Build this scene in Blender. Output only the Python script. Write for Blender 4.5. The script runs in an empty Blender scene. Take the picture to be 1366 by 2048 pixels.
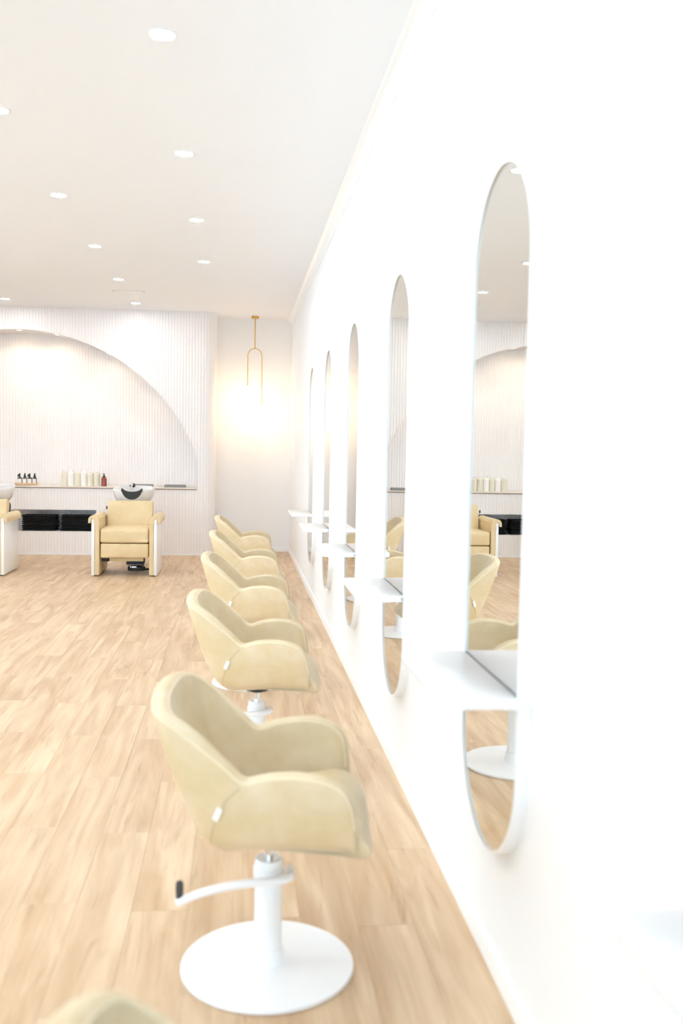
import bpy, bmesh, math, random
from mathutils import Vector, Matrix
random.seed(7)
PI = math.pi
scene = bpy.context.scene
C = scene.collection

# ------------------------------------------------------------------ camera
FPX, YAW, PITCH, ROLL = 1928.87, 0.1078, -0.0649, 0.0179
CAM = Vector((-0.7529, 0.0, 1.5))
_f = Vector((math.sin(YAW)*math.cos(PITCH), math.cos(YAW)*math.cos(PITCH), math.sin(PITCH)))
_r = Vector((math.cos(YAW), -math.sin(YAW), 0.0))
_u = _r.cross(_f)
_r2 = math.cos(ROLL)*_r + math.sin(ROLL)*_u
_u2 = -math.sin(ROLL)*_r + math.cos(ROLL)*_u
cd = bpy.data.cameras.new('camera')
cam = bpy.data.objects.new('camera', cd); C.objects.link(cam)
m = Matrix(((_r2.x, _u2.x, -_f.x, CAM.x), (_r2.y, _u2.y, -_f.y, CAM.y), (_r2.z, _u2.z, -_f.z, CAM.z), (0, 0, 0, 1)))
cam.matrix_world = m
cd.sensor_fit = 'VERTICAL'; cd.sensor_height = 36.0; cd.sensor_width = 24.0
cd.lens = FPX*36.0/2048.0
cd.clip_start = 0.05; cd.clip_end = 200
cd.dof.use_dof = True; cd.dof.focus_distance = 9.5; cd.dof.aperture_fstop = 2.3
scene.camera = cam

def project(p):
    d = Vector(p) - CAM
    z = d.dot(_f)
    if z < 0.05: return None
    return (683 + FPX*d.dot(_r2)/z, 1024 - FPX*d.dot(_u2)/z)

# ------------------------------------------------------------------ world, daylight, exposure
scene.view_settings.view_transform = 'Standard'
scene.view_settings.look = 'None'
scene.view_settings.gamma = 1.0
scene.view_settings.use_curve_mapping = False
scene.view_settings.exposure = 0.82
world = bpy.data.worlds.new('overcast_sky'); scene.world = world
world.use_nodes = True
bg = world.node_tree.nodes['Background']
bg.inputs[0].default_value = (0.66, 0.83, 1.0, 1)
bg.inputs[1].default_value = 3.6
scene.cycles.use_denoising = True
scene.cycles.use_adaptive_sampling = True
scene.cycles.adaptive_threshold = 0.2
scene.cycles.adaptive_min_samples = 16
scene.cycles.max_bounces = 8
scene.cycles.diffuse_bounces = 5
scene.cycles.glossy_bounces = 4
scene.cycles.transparent_max_bounces = 8
scene.cycles.sample_clamp_indirect = 6.0
scene.cycles.caustics_reflective = False
scene.cycles.caustics_refractive = False

# room measures (metres); x = 0 is the mirror wall, y runs along it
YB, YF, ZC, XL, YFR = 13.99, 13.41, 3.33, -7.44, -2.6
DOWN_W = 145.0      # emission of ceiling downlights
PEND_W = 6.0       # emission of pendant glass
SPOT_W = 6.0      # watts of the little spots in the arch soffit
for nm, loc, rot, sx, sy in (('portal_front', (-3.7, YFR-0.02, 1.6), (PI/2, 0, PI), 6.6, 2.9),
                             ('portal_left', (XL-0.02, 6.0, 1.65), (0, -PI/2, 0), 2.5, 10.2)):
    ld = bpy.data.lights.new(nm, 'AREA'); ld.shape = 'RECTANGLE'; ld.size = sx; ld.size_y = sy
    lo = bpy.data.objects.new(nm, ld); C.objects.link(lo); lo.location = loc; lo.rotation_euler = rot
    ld.cycles.is_portal = True

# ------------------------------------------------------------------ helpers
def srgb(r, g, b):
    return tuple(((c/255.0)/12.92 if c/255.0 <= 0.04045 else ((c/255.0+0.055)/1.055)**2.4) for c in (r, g, b)) + (1.0,)

MATS = {}
def mat(name, col, rough=0.5, metal=0.0, bump=None, mottle=None, spec=0.5, emit=None, coat=0.0):
    m = bpy.data.materials.new(name); m.use_nodes = True
    nt = m.node_tree; b = nt.nodes['Principled BSDF']
    b.inputs['Base Color'].default_value = col
    b.inputs['Roughness'].default_value = rough
    b.inputs['Metallic'].default_value = metal
    b.inputs['Specular IOR Level'].default_value = spec
    if coat: b.inputs['Coat Weight'].default_value = coat
    if emit:
        b.inputs['Emission Color'].default_value = emit[0]; b.inputs['Emission Strength'].default_value = emit[1]
    tc = nt.nodes.new('ShaderNodeTexCoord')
    if mottle:       # (scale, other colour, amount)
        nz = nt.nodes.new('ShaderNodeTexNoise'); nz.inputs['Scale'].default_value = mottle[0]
        nz.inputs['Detail'].default_value = 5; nz.inputs['Roughness'].default_value = 0.6
        rp = nt.nodes.new('ShaderNodeValToRGB')
        rp.color_ramp.elements[0].position = 0.35; rp.color_ramp.elements[0].color = col
        rp.color_ramp.elements[1].position = 0.68; rp.color_ramp.elements[1].color = mottle[1]
        nt.links.new(tc.outputs['Object'], nz.inputs['Vector'])
        nt.links.new(nz.outputs['Fac'], rp.inputs['Fac'])
        nt.links.new(rp.outputs['Color'], b.inputs['Base Color'])
    if bump:         # (scale, strength)
        nz = nt.nodes.new('ShaderNodeTexNoise'); nz.inputs['Scale'].default_value = bump[0]
        nz.inputs['Detail'].default_value = 4
        bp = nt.nodes.new('ShaderNodeBump'); bp.inputs['Strength'].default_value = bump[1]; bp.inputs['Distance'].default_value = 0.01
        nt.links.new(tc.outputs['Object'], nz.inputs['Vector'])
        nt.links.new(nz.outputs['Fac'], bp.inputs['Height'])
        nt.links.new(bp.outputs['Normal'], b.inputs['Normal'])
    MATS[name] = m
    return m

def wood_floor():
    m = bpy.data.materials.new('oak_plank'); m.use_nodes = True
    nt = m.node_tree; N = nt.nodes; L = nt.links; b = N['Principled BSDF']
    tc = N.new('ShaderNodeTexCoord'); oi = N.new('ShaderNodeObjectInfo'); ge = N.new('ShaderNodeNewGeometry')
    ad = N.new('ShaderNodeMath'); ad.operation = 'ADD'
    fr = N.new('ShaderNodeMath'); fr.operation = 'FRACT'
    L.new(oi.outputs['Random'], ad.inputs[0]); L.new(ge.outputs['Random Per Island'], ad.inputs[1]); L.new(ad.outputs[0], fr.inputs[0])
    cx = N.new('ShaderNodeCombineXYZ')
    for i, k in enumerate((37.0, 91.0, 53.0)):
        q = N.new('ShaderNodeMath'); q.operation = 'MULTIPLY'; q.inputs[1].default_value = k
        L.new(fr.outputs[0], q.inputs[0]); L.new(q.outputs[0], cx.inputs[i])
    va = N.new('ShaderNodeVectorMath'); va.operation = 'ADD'
    L.new(tc.outputs['Object'], va.inputs[0]); L.new(cx.outputs[0], va.inputs[1])
    def noise(sc, scale, det, dist=0.0):
        mp = N.new('ShaderNodeMapping'); mp.inputs['Scale'].default_value = sc
        nz = N.new('ShaderNodeTexNoise'); nz.inputs['Scale'].default_value = scale; nz.inputs['Detail'].default_value = det
        nz.inputs['Distortion'].default_value = dist
        L.new(va.outputs[0], mp.inputs['Vector']); L.new(mp.outputs[0], nz.inputs['Vector'])
        return nz
    broad = noise((9, 1.1, 1), 1.0, 5, 1.2)
    fine = noise((70, 2.5, 1), 1.0, 3)
    streak = noise((16, 1.6, 1), 1.0, 6, 2.0)
    r1 = N.new('ShaderNodeValToRGB'); e = r1.color_ramp.elements
    e[0].position = 0.30; e[0].color = FLOOR_A
    e[1].position = 0.70; e[1].color = FLOOR_B
    L.new(broad.outputs['Fac'], r1.inputs['Fac'])
    r2 = N.new('ShaderNodeValToRGB'); e = r2.color_ramp.elements
    e[0].position = 0.60; e[0].color = (1, 1, 1, 1)
    e[1].position = 0.80; e[1].color = (0.60, 0.52, 0.44, 1)
    L.new(streak.outputs['Fac'], r2.inputs['Fac'])
    r3 = N.new('ShaderNodeValToRGB'); e = r3.color_ramp.elements
    e[0].position = 0.3; e[0].color = (0.90, 0.88, 0.86, 1)
    e[1].position = 0.7; e[1].color = (1, 1, 1, 1)
    L.new(fine.outputs['Fac'], r3.inputs['Fac'])
    def mul(a, bb, f=1.0):
        x = N.new('ShaderNodeMix'); x.data_type = 'RGBA'; x.blend_type = 'MULTIPLY'; x.inputs[0].default_value = f
        L.new(a, x.inputs[6]); L.new(bb, x.inputs[7]); return x.outputs[2]
    c = mul(r1.outputs['Color'], r2.outputs['Color'], 0.8)
    c = mul(c, r3.outputs['Color'])
    r4 = N.new('ShaderNodeValToRGB'); e = r4.color_ramp.elements
    e[0].color = (0.91, 0.895, 0.875, 1); e[1].color = (1.0, 1.0, 1.0, 1)
    L.new(fr.outputs[0], r4.inputs['Fac'])
    c = mul(c, r4.outputs['Color'])
    L.new(c, b.inputs['Base Color'])
    b.inputs['Roughness'].default_value = 0.42
    b.inputs['Specular IOR Level'].default_value = 0.5
    bp = N.new('ShaderNodeBump'); bp.inputs['Strength'].default_value = 0.08; bp.inputs['Distance'].default_value = 0.004
    L.new(fine.outputs['Fac'], bp.inputs['Height']); L.new(bp.outputs['Normal'], b.inputs['Normal'])
    MATS['oak_plank'] = m
    return m
FLOOR_A = srgb(234, 209, 175); FLOOR_B = srgb(200, 166, 128)

M_wall = mat('white_paint', srgb(246, 246, 247), 0.6)
M_ceil = mat('ceiling_paint', srgb(244, 246, 250), 0.75)
M_trim = mat('white_gloss_trim', srgb(248, 248, 248), 0.3)
M_tile = mat('glazed_white_tile', srgb(245, 241, 241), 0.32, mottle=(3, srgb(248, 245, 245)))
M_grout = mat('pale_grout', srgb(236, 232, 231), 0.85)
M_sub = mat('tan_underlay', srgb(190, 160, 125), 0.8, bump=(60, 0.1))
M_ledge = mat('pale_stone_ledge', srgb(236, 226, 214), 0.4, mottle=(6, srgb(228, 216, 202)))
M_white = mat('white_powder_coat', srgb(246, 247, 249), 0.28)
M_frame = mat('white_mirror_frame', srgb(247, 248, 249), 0.35)
M_mirror = mat('mirror_silver', (0.86, 0.875, 0.865, 1), 0.0, 1.0)
M_leather = mat('tan_leather', srgb(219, 198, 156), 0.5, bump=(55, 0.10), mottle=(7, srgb(230, 214, 184)))
M_leather2 = mat('sand_leather', srgb(222, 199, 155), 0.52, bump=(60, 0.08), mottle=(6, srgb(230, 210, 170)))
M_piping = mat('cream_piping', srgb(240, 226, 196), 0.5, bump=(200, 0.1))
M_seam = mat('seam_thread', srgb(204, 184, 142), 0.7, bump=(300, 0.1))
M_chrome = mat('chrome', (0.75, 0.76, 0.78, 1), 0.12, 1.0, bump=(300, 0.01))
M_black = mat('black_rubber', srgb(28, 28, 30), 0.5, bump=(200, 0.05))
M_char = mat('charcoal_grip', srgb(70, 68, 70), 0.6, bump=(200, 0.05))
M_tag = mat('white_satin_tag', srgb(250, 250, 252), 0.4, bump=(300, 0.05))
M_brass = mat('brushed_brass', srgb(214, 170, 92), 0.28, 1.0, bump=(200, 0.02))
M_porc = mat('porcelain', srgb(232, 230, 228), 0.15, coat=0.4, bump=(8, 0.01))
M_towel = mat('black_terry', srgb(16, 16, 18), 0.95, bump=(260, 0.6))
M_greyt = mat('grey_cloth', srgb(150, 150, 152), 0.9, bump=(200, 0.4))
M_cream = mat('cream_plastic', srgb(232, 226, 208), 0.4, bump=(100, 0.01))
M_wbot = mat('white_plastic', srgb(250, 249, 246), 0.35, bump=(100, 0.01))
M_amber = mat('amber_glass', srgb(140, 52, 22), 0.12, coat=0.5, bump=(20, 0.01))
M_dark = mat('dark_brown_glass', srgb(46, 36, 34), 0.12, coat=0.5, bump=(20, 0.01))
M_label = mat('paper_label', srgb(250, 246, 244), 0.7, bump=(200, 0.03))
M_tray = mat('blond_wood_tray', srgb(232, 202, 168), 0.5, mottle=(20, srgb(222, 188, 150)), bump=(80, 0.05))
M_navy = mat('navy_metal_box', srgb(38, 48, 72), 0.45, bump=(100, 0.03))
M_alu = mat('white_window_aluminium', srgb(240, 240, 240), 0.4, bump=(100, 0.01))
M_vent = mat('grey_vent', srgb(225, 222, 218), 0.5, bump=(100, 0.02))
M_led = mat('led_lens', (1, 1, 1, 1), 0.4, emit=((0.955, 0.965, 0.965, 1), DOWN_W), bump=(50, 0.01))
M_led2 = mat('warm_led_lens', (1, 1, 1, 1), 0.4, emit=((1.0, 0.80, 0.55, 1), 8.0), bump=(50, 0.01))
M_opal = mat('lit_opal_glass', (1, 1, 1, 1), 0.3, emit=((1.0, 0.68, 0.36, 1), PEND_W), bump=(50, 0.01))
M_wood = wood_floor()
def glass_pane():
    m = bpy.data.materials.new('window_glass'); m.use_nodes = True
    nt = m.node_tree; N = nt.nodes; b = N['Principled BSDF']; out = N['Material Output']
    tr = N.new('ShaderNodeBsdfTransparent'); tr.inputs[0].default_value = (0.96, 0.98, 0.97, 1)
    gl = N.new('ShaderNodeBsdfGlossy'); gl.inputs['Roughness'].default_value = 0.02
    fz = N.new('ShaderNodeFresnel'); fz.inputs[0].default_value = 1.45
    mx = N.new('ShaderNodeMixShader'); N.remove(b)
    nt.links.new(fz.outputs[0], mx.inputs[0]); nt.links.new(tr.outputs[0], mx.inputs[1]); nt.links.new(gl.outputs[0], mx.inputs[2])
    nt.links.new(mx.outputs[0], out.inputs[0])
    return m
M_glass = glass_pane()

class MB:
    """collects shapes into one mesh"""
    def __init__(s): s.v = []; s.f = []
    def add(s, verts, faces):
        o = len(s.v); s.v += [tuple(v) for v in verts]; s.f += [tuple(o+i for i in f) for f in faces]; return s
    def box(s, x0, x1, y0, y1, z0, z1):
        return s.add([(x0,y0,z0),(x1,y0,z0),(x1,y1,z0),(x0,y1,z0),(x0,y0,z1),(x1,y0,z1),(x1,y1,z1),(x0,y1,z1)],
                     [(0,3,2,1),(4,5,6,7),(0,1,5,4),(1,2,6,5),(2,3,7,6),(3,0,4,7)])
    def rbox(s, x0, x1, y0, y1, z0, z1, r=0.01, seg=3, puff=None):
        bm = bmesh.new(); bmesh.ops.create_cube(bm, size=1.0)
        for v in bm.verts:
            v.co = Vector(((x0+x1)/2+v.co.x*(x1-x0), (y0+y1)/2+v.co.y*(y1-y0), (z0+z1)/2+v.co.z*(z1-z0)))
        if puff: bmesh.ops.subdivide_edges(bm, edges=bm.edges[:], cuts=6, use_grid_fill=True)
        if puff:
            ed = [e for e in bm.edges if len(e.link_faces) == 2 and e.link_faces[0].normal.dot(e.link_faces[1].normal) < 0.5]
            bm.normal_update()
            ed = [e for e in bm.edges if len(e.link_faces) == 2 and e.link_faces[0].normal.dot(e.link_faces[1].normal) < 0.5]
        else: ed = bm.edges[:]
        bmesh.ops.bevel(bm, geom=ed, offset=r, segments=seg, profile=0.5, affect='EDGES', clamp_overlap=True)
        if puff:
            cxm, cym, czm = (x0+x1)/2, (y0+y1)/2, (z0+z1)/2
            for v in bm.verts:
                a, b2, c2 = [(p-q)/(w/2) for p, q, w in zip(v.co, (cxm, cym, czm), (x1-x0, y1-y0, z1-z0))]
                k = [max(0, 1-t*t) for t in (a, b2, c2)]
                v.co.x += puff[0]*a*k[1]*k[2]; v.co.y += puff[1]*b2*k[0]*k[2]; v.co.z += puff[2]*c2*k[0]*k[1]
        bm.verts.index_update()
        s.add([v.co.copy() for v in bm.verts], [[v.index for v in f.verts] for f in bm.faces]); bm.free()
        return s
    def lathe(s, prof, seg=32, c=(0,0,0), sx=1.0, sy=1.0, axis='z'):
        o = []; n = len(prof)
        for i in range(seg):
            a = 2*PI*i/seg
            for r, z in prof:
                p = (r*math.cos(a)*sx, r*math.sin(a)*sy, z)
                if axis == 'y': p = (p[0], p[2], p[1])
                if axis == 'x': p = (p[2], p[0], p[1])
                o.append((c[0]+p[0], c[1]+p[1], c[2]+p[2]))
        f = []
        for i in range(seg):
            j = (i+1) % seg
            for k in range(n-1): f.append((i*n+k, j*n+k, j*n+k+1, i*n+k+1))
        if prof[0][0] > 1e-6: f.append(tuple(i*n for i in range(seg))[::-1])
        if prof[-1][0] > 1e-6: f.append(tuple(i*n+n-1 for i in range(seg)))
        return s.add(o, f)
    def tube(s, path, rad, seg=10, closed=False, caps=True, flat=1.0):
        P = [Vector(p) for p in path]; n = len(P); o = []
        rads = rad if isinstance(rad, (list, tuple)) else [rad]*n
        nrm = None
        for i in range(n):
            a = P[(i-1) % n] if (closed or i > 0) else P[i]; b = P[(i+1) % n] if (closed or i < n-1) else P[i]
            t = (b-a).normalized()
            if nrm is None:
                ref = Vector((0,0,1)) if abs(t.z) < 0.9 else Vector((1,0,0))
                nrm = (ref - t*ref.dot(t)).normalized()
            else:
                nrm = (nrm - t*nrm.dot(t)).normalized()
            bn = t.cross(nrm)
            for k in range(seg):
                an = 2*PI*k/seg
                o.append(P[i] + rads[i]*(nrm*math.cos(an) + bn*math.sin(an)*flat))
        f = []
        for i in range(n if closed else n-1):
            j = (i+1) % n
            for k in range(seg):
                l = (k+1) % seg
                f.append((i*seg+k, j*seg+k, j*seg+l, i*seg+l))
        if caps and not closed:
            f.append(tuple(range(seg))); f.append(tuple((n-1)*seg+k for k in range(seg))[::-1])
        return s.add(o, f)
    def prism(s, pts, axis, a, b):
        """closed polygon pts extruded along axis from a to b"""
        def P(p, t):
            return {'x': (t, p[0], p[1]), 'y': (p[0], t, p[1]), 'z': (p[0], p[1], t)}[axis]
        n = len(pts)
        v = [P(p, a) for p in pts] + [P(p, b) for p in pts]
        f = [tuple(range(n))[::-1], tuple(range(n, 2*n))] + [(i, (i+1) % n, n+(i+1) % n, n+i) for i in range(n)]
        return s.add(v, f)
    def mesh(s, name, angle=40, fix=True):
        me = bpy.data.meshes.new(name); me.from_pydata(s.v, [], s.f)
        bm = bmesh.new(); bm.from_mesh(me)
        if fix: bmesh.ops.recalc_face_normals(bm, faces=bm.faces)
        ca = math.radians(angle)
        for f in bm.faces: f.smooth = True
        for e in bm.edges:
            if len(e.link_faces) == 2:
                try: e.smooth = e.calc_face_angle() < ca
                except Exception: e.smooth = False
        bm.to_mesh(me); bm.free(); me.update()
        return me
    def build(s, name, material, parent=None, angle=40, fix=True, loc=None):
        me = s.mesh(name, angle, fix); me.materials.append(material)
        o = bpy.data.objects.new(name, me); C.objects.link(o)
        if parent: o.parent = parent
        if loc: o.location = loc
        return o

def thing(name, label, cat, loc=(0,0,0), rotz=0.0, group=None):
    o = bpy.data.objects.new(name, None); C.objects.link(o); o.empty_display_size = 0.1
    o.location = loc; o.rotation_euler = (0, 0, rotz)
    return tag(o, label, cat, group)
def tag(o, label, cat, group=None):
    o['label'] = label; o['category'] = cat
    if group: o['group'] = group
    return o
def struct(o, label=None):
    o['kind'] = 'structure'
    if label: o['label'] = label; o['category'] = label.split()[-1] if False else o.name.split('_')[0]
    return o
def copy_tree(o, parent=None):
    c = o.copy(); C.objects.link(c); c.parent = parent
    for ch in [x for x in bpy.data.objects if x.parent == o]: copy_tree(ch, c)
    return c
def catmull(pts, n):
    P = [Vector(p) for p in pts]; P = [2*P[0]-P[1]] + P + [2*P[-1]-P[-2]]
    out = []
    segs = len(P)-3
    for i in range(n):
        t = i/(n-1)*segs; k = min(int(t), segs-1); u = t-k
        a, b, c, d = P[k:k+4]
        out.append(0.5*((2*b) + (c-a)*u + (2*a-5*b+4*c-d)*u*u + (3*b-a-3*c+d)*u**3))
    return out

# ------------------------------------------------------------------ room shell
# floor: slab plus separate planks
fl = struct(MB().box(XL, 0, YFR, YB, -0.12, -0.0035).build('floor', M_sub), 'light oak plank floor of the salon')
PW, PL, PT = 0.18, 1.22, 0.004
pm = MB()
def plank_geo(mb, x0, x1, y0, y1):
    g, bv = 0.0003, 0.0005
    x0 += g; x1 -= g; y0 += g; y1 -= g
    mb.add([(x0,y0,-0.0035),(x1,y0,-0.0035),(x1,y1,-0.0035),(x0,y1,-0.0035),
            (x0,y0,-bv),(x1,y0,-bv),(x1,y1,-bv),(x0,y1,-bv),
            (x0+bv,y0+bv,0),(x1-bv,y0+bv,0),(x1-bv,y1-bv,0),(x0+bv,y1-bv,0)],
           [(8,9,10,11),(4,5,9,8),(5,6,10,9),(6,7,11,10),(7,4,8,11),(0,1,5,4),(1,2,6,5),(2,3,7,6),(3,0,4,7)])
pieces = []
ix = 0; x = 0.0
while x > XL + 0.001:
    x1 = x; x0 = max(XL, x-PW)
    y = YFR - ((ix*0.47) % 1.0)*PL
    while y < YB:
        a, b = max(y, YFR), min(y+PL, YB)
        if b-a > 0.02:
            best = 0
            for px_, py_ in ((x0,a),(x1,a),(x0,b),(x1,b),((x0+x1)/2,(a+b)/2)):
                q = project((px_, py_, 0))
                if q and -5 < q[0] < 1371 and -5 < q[1] < 2053: best = 1
            pieces.append((best, x0, x1, a, b))
        y += PL
    x -= PW; ix += 1
vis = [p for p in pieces if p[0]]; vis.sort(key=lambda p: p[3]); hid = [p for p in pieces if not p[0]]
hid += vis[290:]; vis = vis[:290]
full = MB(); plank_geo(full, -PW/2, PW/2, -PL/2, PL/2); full_me = full.mesh('plank', 20); full_me.materials.append(M_wood)
for _, x0, x1, a, b in vis:
    if abs(x1-x0-PW) < 1e-6 and abs(b-a-PL) < 1e-6: me = full_me
    else:
        t = MB(); plank_geo(t, -(x1-x0)/2, (x1-x0)/2, -(b-a)/2, (b-a)/2); me = t.mesh('plank', 20); me.materials.append(M_wood)
    o = bpy.data.objects.new('plank', me); C.objects.link(o); o.parent = fl; o.location = ((x0+x1)/2, (a+b)/2, 0)
rest = MB()
for _, x0, x1, a, b in hid: plank_geo(rest, x0, x1, a, b)
o = rest.build('planks_beyond', M_wood, fl, 20); o['kind'] = 'stuff'

struct(MB().box(XL-0.2, 0.2, YFR-0.2, YB+0.2, ZC, ZC+0.15).build('ceiling', M_ceil), 'white plasterboard ceiling of the salon')
struct(MB().box(0, 0.15, YFR, YB+0.15, -0.12, ZC).build('wall_right', M_wall), 'white painted wall carrying the mirrors')
struct(MB().box(XL-0.15, 0, YB, YB+0.15, -0.12, ZC).build('wall_back', M_wall), 'white painted end wall behind the pendant lamp')
# left wall with two large windows and one added to brighten the far end, front wall with a shopfront: where the daylight comes in
def wall_with_holes(name, along, fixed0, fixed1, lo, hi, holes, zlo, zhi, label):
    mb = MB()
    def b(a0, a1, z0, z1):
        if along == 'y': mb.box(fixed0, fixed1, a0, a1, z0, z1)
        else: mb.box(a0, a1, fixed0, fixed1, z0, z1)
    cur = lo
    for h0, h1 in holes:
        b(cur, h0, -0.12, ZC); b(h0, h1, -0.12, zlo); b(h0, h1, zhi, ZC); cur = h1
    b(cur, hi, -0.12, ZC)
    return struct(mb.build(name, M_wall), label)
LH = [(1.0, 4.4), (4.7, 8.1), (8.4, 11.0)]  # last opening is added to bring cool light to the far end
wall_with_holes('wall_left', 'y', XL-0.15, XL, YFR, YB, LH, 0.45, 2.9, 'white painted wall with wide windows')
FH = [(-7.0, -0.4)]
wall_with_holes('wall_front', 'x', YFR-0.15, YFR, XL, 0.0, FH, 0.15, 3.05, 'white front wall around the glazed shopfront')
def window(name, along, fixed, a0, a1, z0, z1, nm, label):
    fr = MB(); w = 0.05
    def b(p0, p1, q0, q1):
        if along == 'y': fr.box(fixed-0.03, fixed+0.03, p0, p1, q0, q1)
        else: fr.box(p0, p1, fixed-0.03, fixed+0.03, q0, q1)
    b(a0, a1, z0, z0+w); b(a0, a1, z1-w, z1)
    for i in range(nm+1):
        c = a0 + (a1-a0-w)*i/nm; b(c, c+w, z0+w, z1-w)
    o = struct(fr.build(name, M_alu), label)
    for i in range(nm):
        c0 = a0 + (a1-a0-w)*i/nm + w; c1 = a0 + (a1-a0-w)*(i+1)/nm
        g = MB()
        if along == 'y': g.box(fixed-0.003, fixed+0.003, c0, c1, z0+w, z1-w)
        else: g.box(c0, c1, fixed-0.003, fixed+0.003, z0+w, z1-w)
        g.build('pane', M_glass, o)
window('window_1', 'x', YFR-0.08, FH[0][0], FH[0][1], 0.15, 3.05, 4, 'glazed white shopfront')
for i, (a, b) in enumerate(LH):
    window('window_%d' % (i+2), 'y', XL-0.08, a, b, 0.45, 2.9, 2, 'wide side window, %s from the front' % ('first', 'second', 'third')[i])

# skirting and cornice
def skirting(name, pts_axis, label):
    return struct(pts_axis.build(name, M_trim, angle=30), label)
sk = [(0, 0.0), (-0.012, 0.0), (-0.012, 0.062), (-0.009, 0.068), (0, 0.07)]
skirting('baseboard_right', MB().prism(sk, 'y', YFR, YB), 'white skirting board below the mirrors')
XCOL = -1.062
mb = MB(); mb.prism([(YB, 0), (YB-0.012, 0), (YB-0.012, 0.062), (YB-0.009, 0.068), (YB, 0.07)], 'x', XCOL, -0.012)
skirting('baseboard_back', mb, 'white skirting board below the pendant lamp')
cv = [(0, ZC), (0, ZC-0.10), (-0.006, ZC-0.10), (-0.008, ZC-0.09)]
for i in range(9):
    a = i/8*PI/2
    cv.append((-0.052+0.044*math.cos(a), ZC-0.085+0.07*math.sin(a)))
cv += [(-0.06, ZC-0.008), (-0.06, ZC)]
struct(MB().prism(cv, 'y', YFR, YB).build('trim_1', M_trim, angle=35), 'white cove cornice along the mirror wall')

# ------------------------------------------------------------------ arch wall with fluted tiles
ACX, ACZ, AR, AXR = -3.683, 0.519, 2.507, -1.316
ZL = 0.935              # ledge top
ND = 0.44               # niche depth
AXL = 2*ACX - AXR       # left end of arch
WXL = 2*ACX - XCOL      # left end of arch wall
RC = 0.16               # rounded outer corner
TP = 0.04               # tile pitch
NX0, NX1, NZ0, NZ1 = 2*ACX+2.67, -2.67, 0.32, 0.613   # towel niche opening
NX0 = -4.70
def arch_z(x):
    d = AR*AR - (x-ACX)**2
    return ACZ + math.sqrt(d) if d > 0 else ACZ
def in_arch(x): return AXL < x < AXR
ROWS = [0.022, 0.28, 1.12, 2.25, ZC]
# core: plain surfaces behind the tiles
core = MB(); BK = YF+0.005
def quadx(x0, x1, za0, za1, zb0, zb1, y=BK):
    core.add([(x0,y,za0),(x1,y,zb0),(x1,y,zb1),(x0,y,za1)], [(0,1,2,3)])
xs = []
x = WXL+RC
while x < XCOL-RC: xs.append(x); x += 0.03
xs += [XCOL-RC, AXL, AXR, NX0, NX1]; xs = sorted(set(round(v, 5) for v in xs))
for x0, x1 in zip(xs, xs[1:]):
    mid = (x0+x1)/2
    lo_top = ZL-0.03 if in_arch(mid) else ZC
    if NX0 < mid < NX1:
        quadx(x0, x1, 0, NZ0, 0, NZ0); quadx(x0, x1, NZ1, lo_top, NZ1, lo_top)
    else: quadx(x0, x1, 0, lo_top, 0, lo_top)
    if in_arch(mid):
        quadx(x0, x1, arch_z(x0), ZC, arch_z(x1), ZC)
        core.add([(x0,YF-0.004,arch_z(x0)),(x1,YF-0.004,arch_z(x1)),(x1,YF+ND,arch_z(x1)),(x0,YF+ND,arch_z(x0))], [(0,1,2,3)])   # soffit
        core.add([(x0,YF+ND,ZL-0.03),(x1,YF+ND,ZL-0.03),(x1,YF+ND,arch_z(x1)),(x0,YF+ND,arch_z(x0))], [(0,1,2,3)])
for xe in (AXL, AXR):
    core.add([(xe,YF-0.004,ZL-0.03),(xe,YF+ND,ZL-0.03),(xe,YF+ND,arch_z(xe)),(xe,YF-0.004,arch_z(xe))], [(0,1,2,3)])
# towel niche box
yb = YF+0.36
core.add([(NX0,YF-0.003,NZ0),(NX1,YF-0.003,NZ0),(NX1,yb,NZ0),(NX0,yb,NZ0),(NX0,YF-0.003,NZ1),(NX1,YF-0.003,NZ1),(NX1,yb,NZ1),(NX0,yb,NZ1)],
         [(0,1,2,3),(4,5,6,7),(0,3,7,4),(1,2,6,5),(3,2,6,7)])
# rounded corners and returns
def corner_pts(side, off, n=10):
    cx_ = XCOL-RC if side > 0 else WXL+RC
    out = []
    for i in range(n+1):
        a = PI/2*i/n
        out.append((cx_ + side*(RC-off)*math.sin(a), YF+RC-(RC-off)*math.cos(a)))
    out.append((cx_ + side*(RC-off), YB))
    return out
for side in (1, -1):
    pts = corner_pts(side, 0.010)
    for (a, b), (c, d) in zip(pts, pts[1:]):
        core.add([(a,b,0),(c,d,0),(c,d,ZC),(a,b,ZC)], [(0,1,2,3)])
wa = struct(core.build('wall_arch', M_grout, angle=35, fix=False), 'fluted white tiled wall with a large arched niche')

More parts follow.
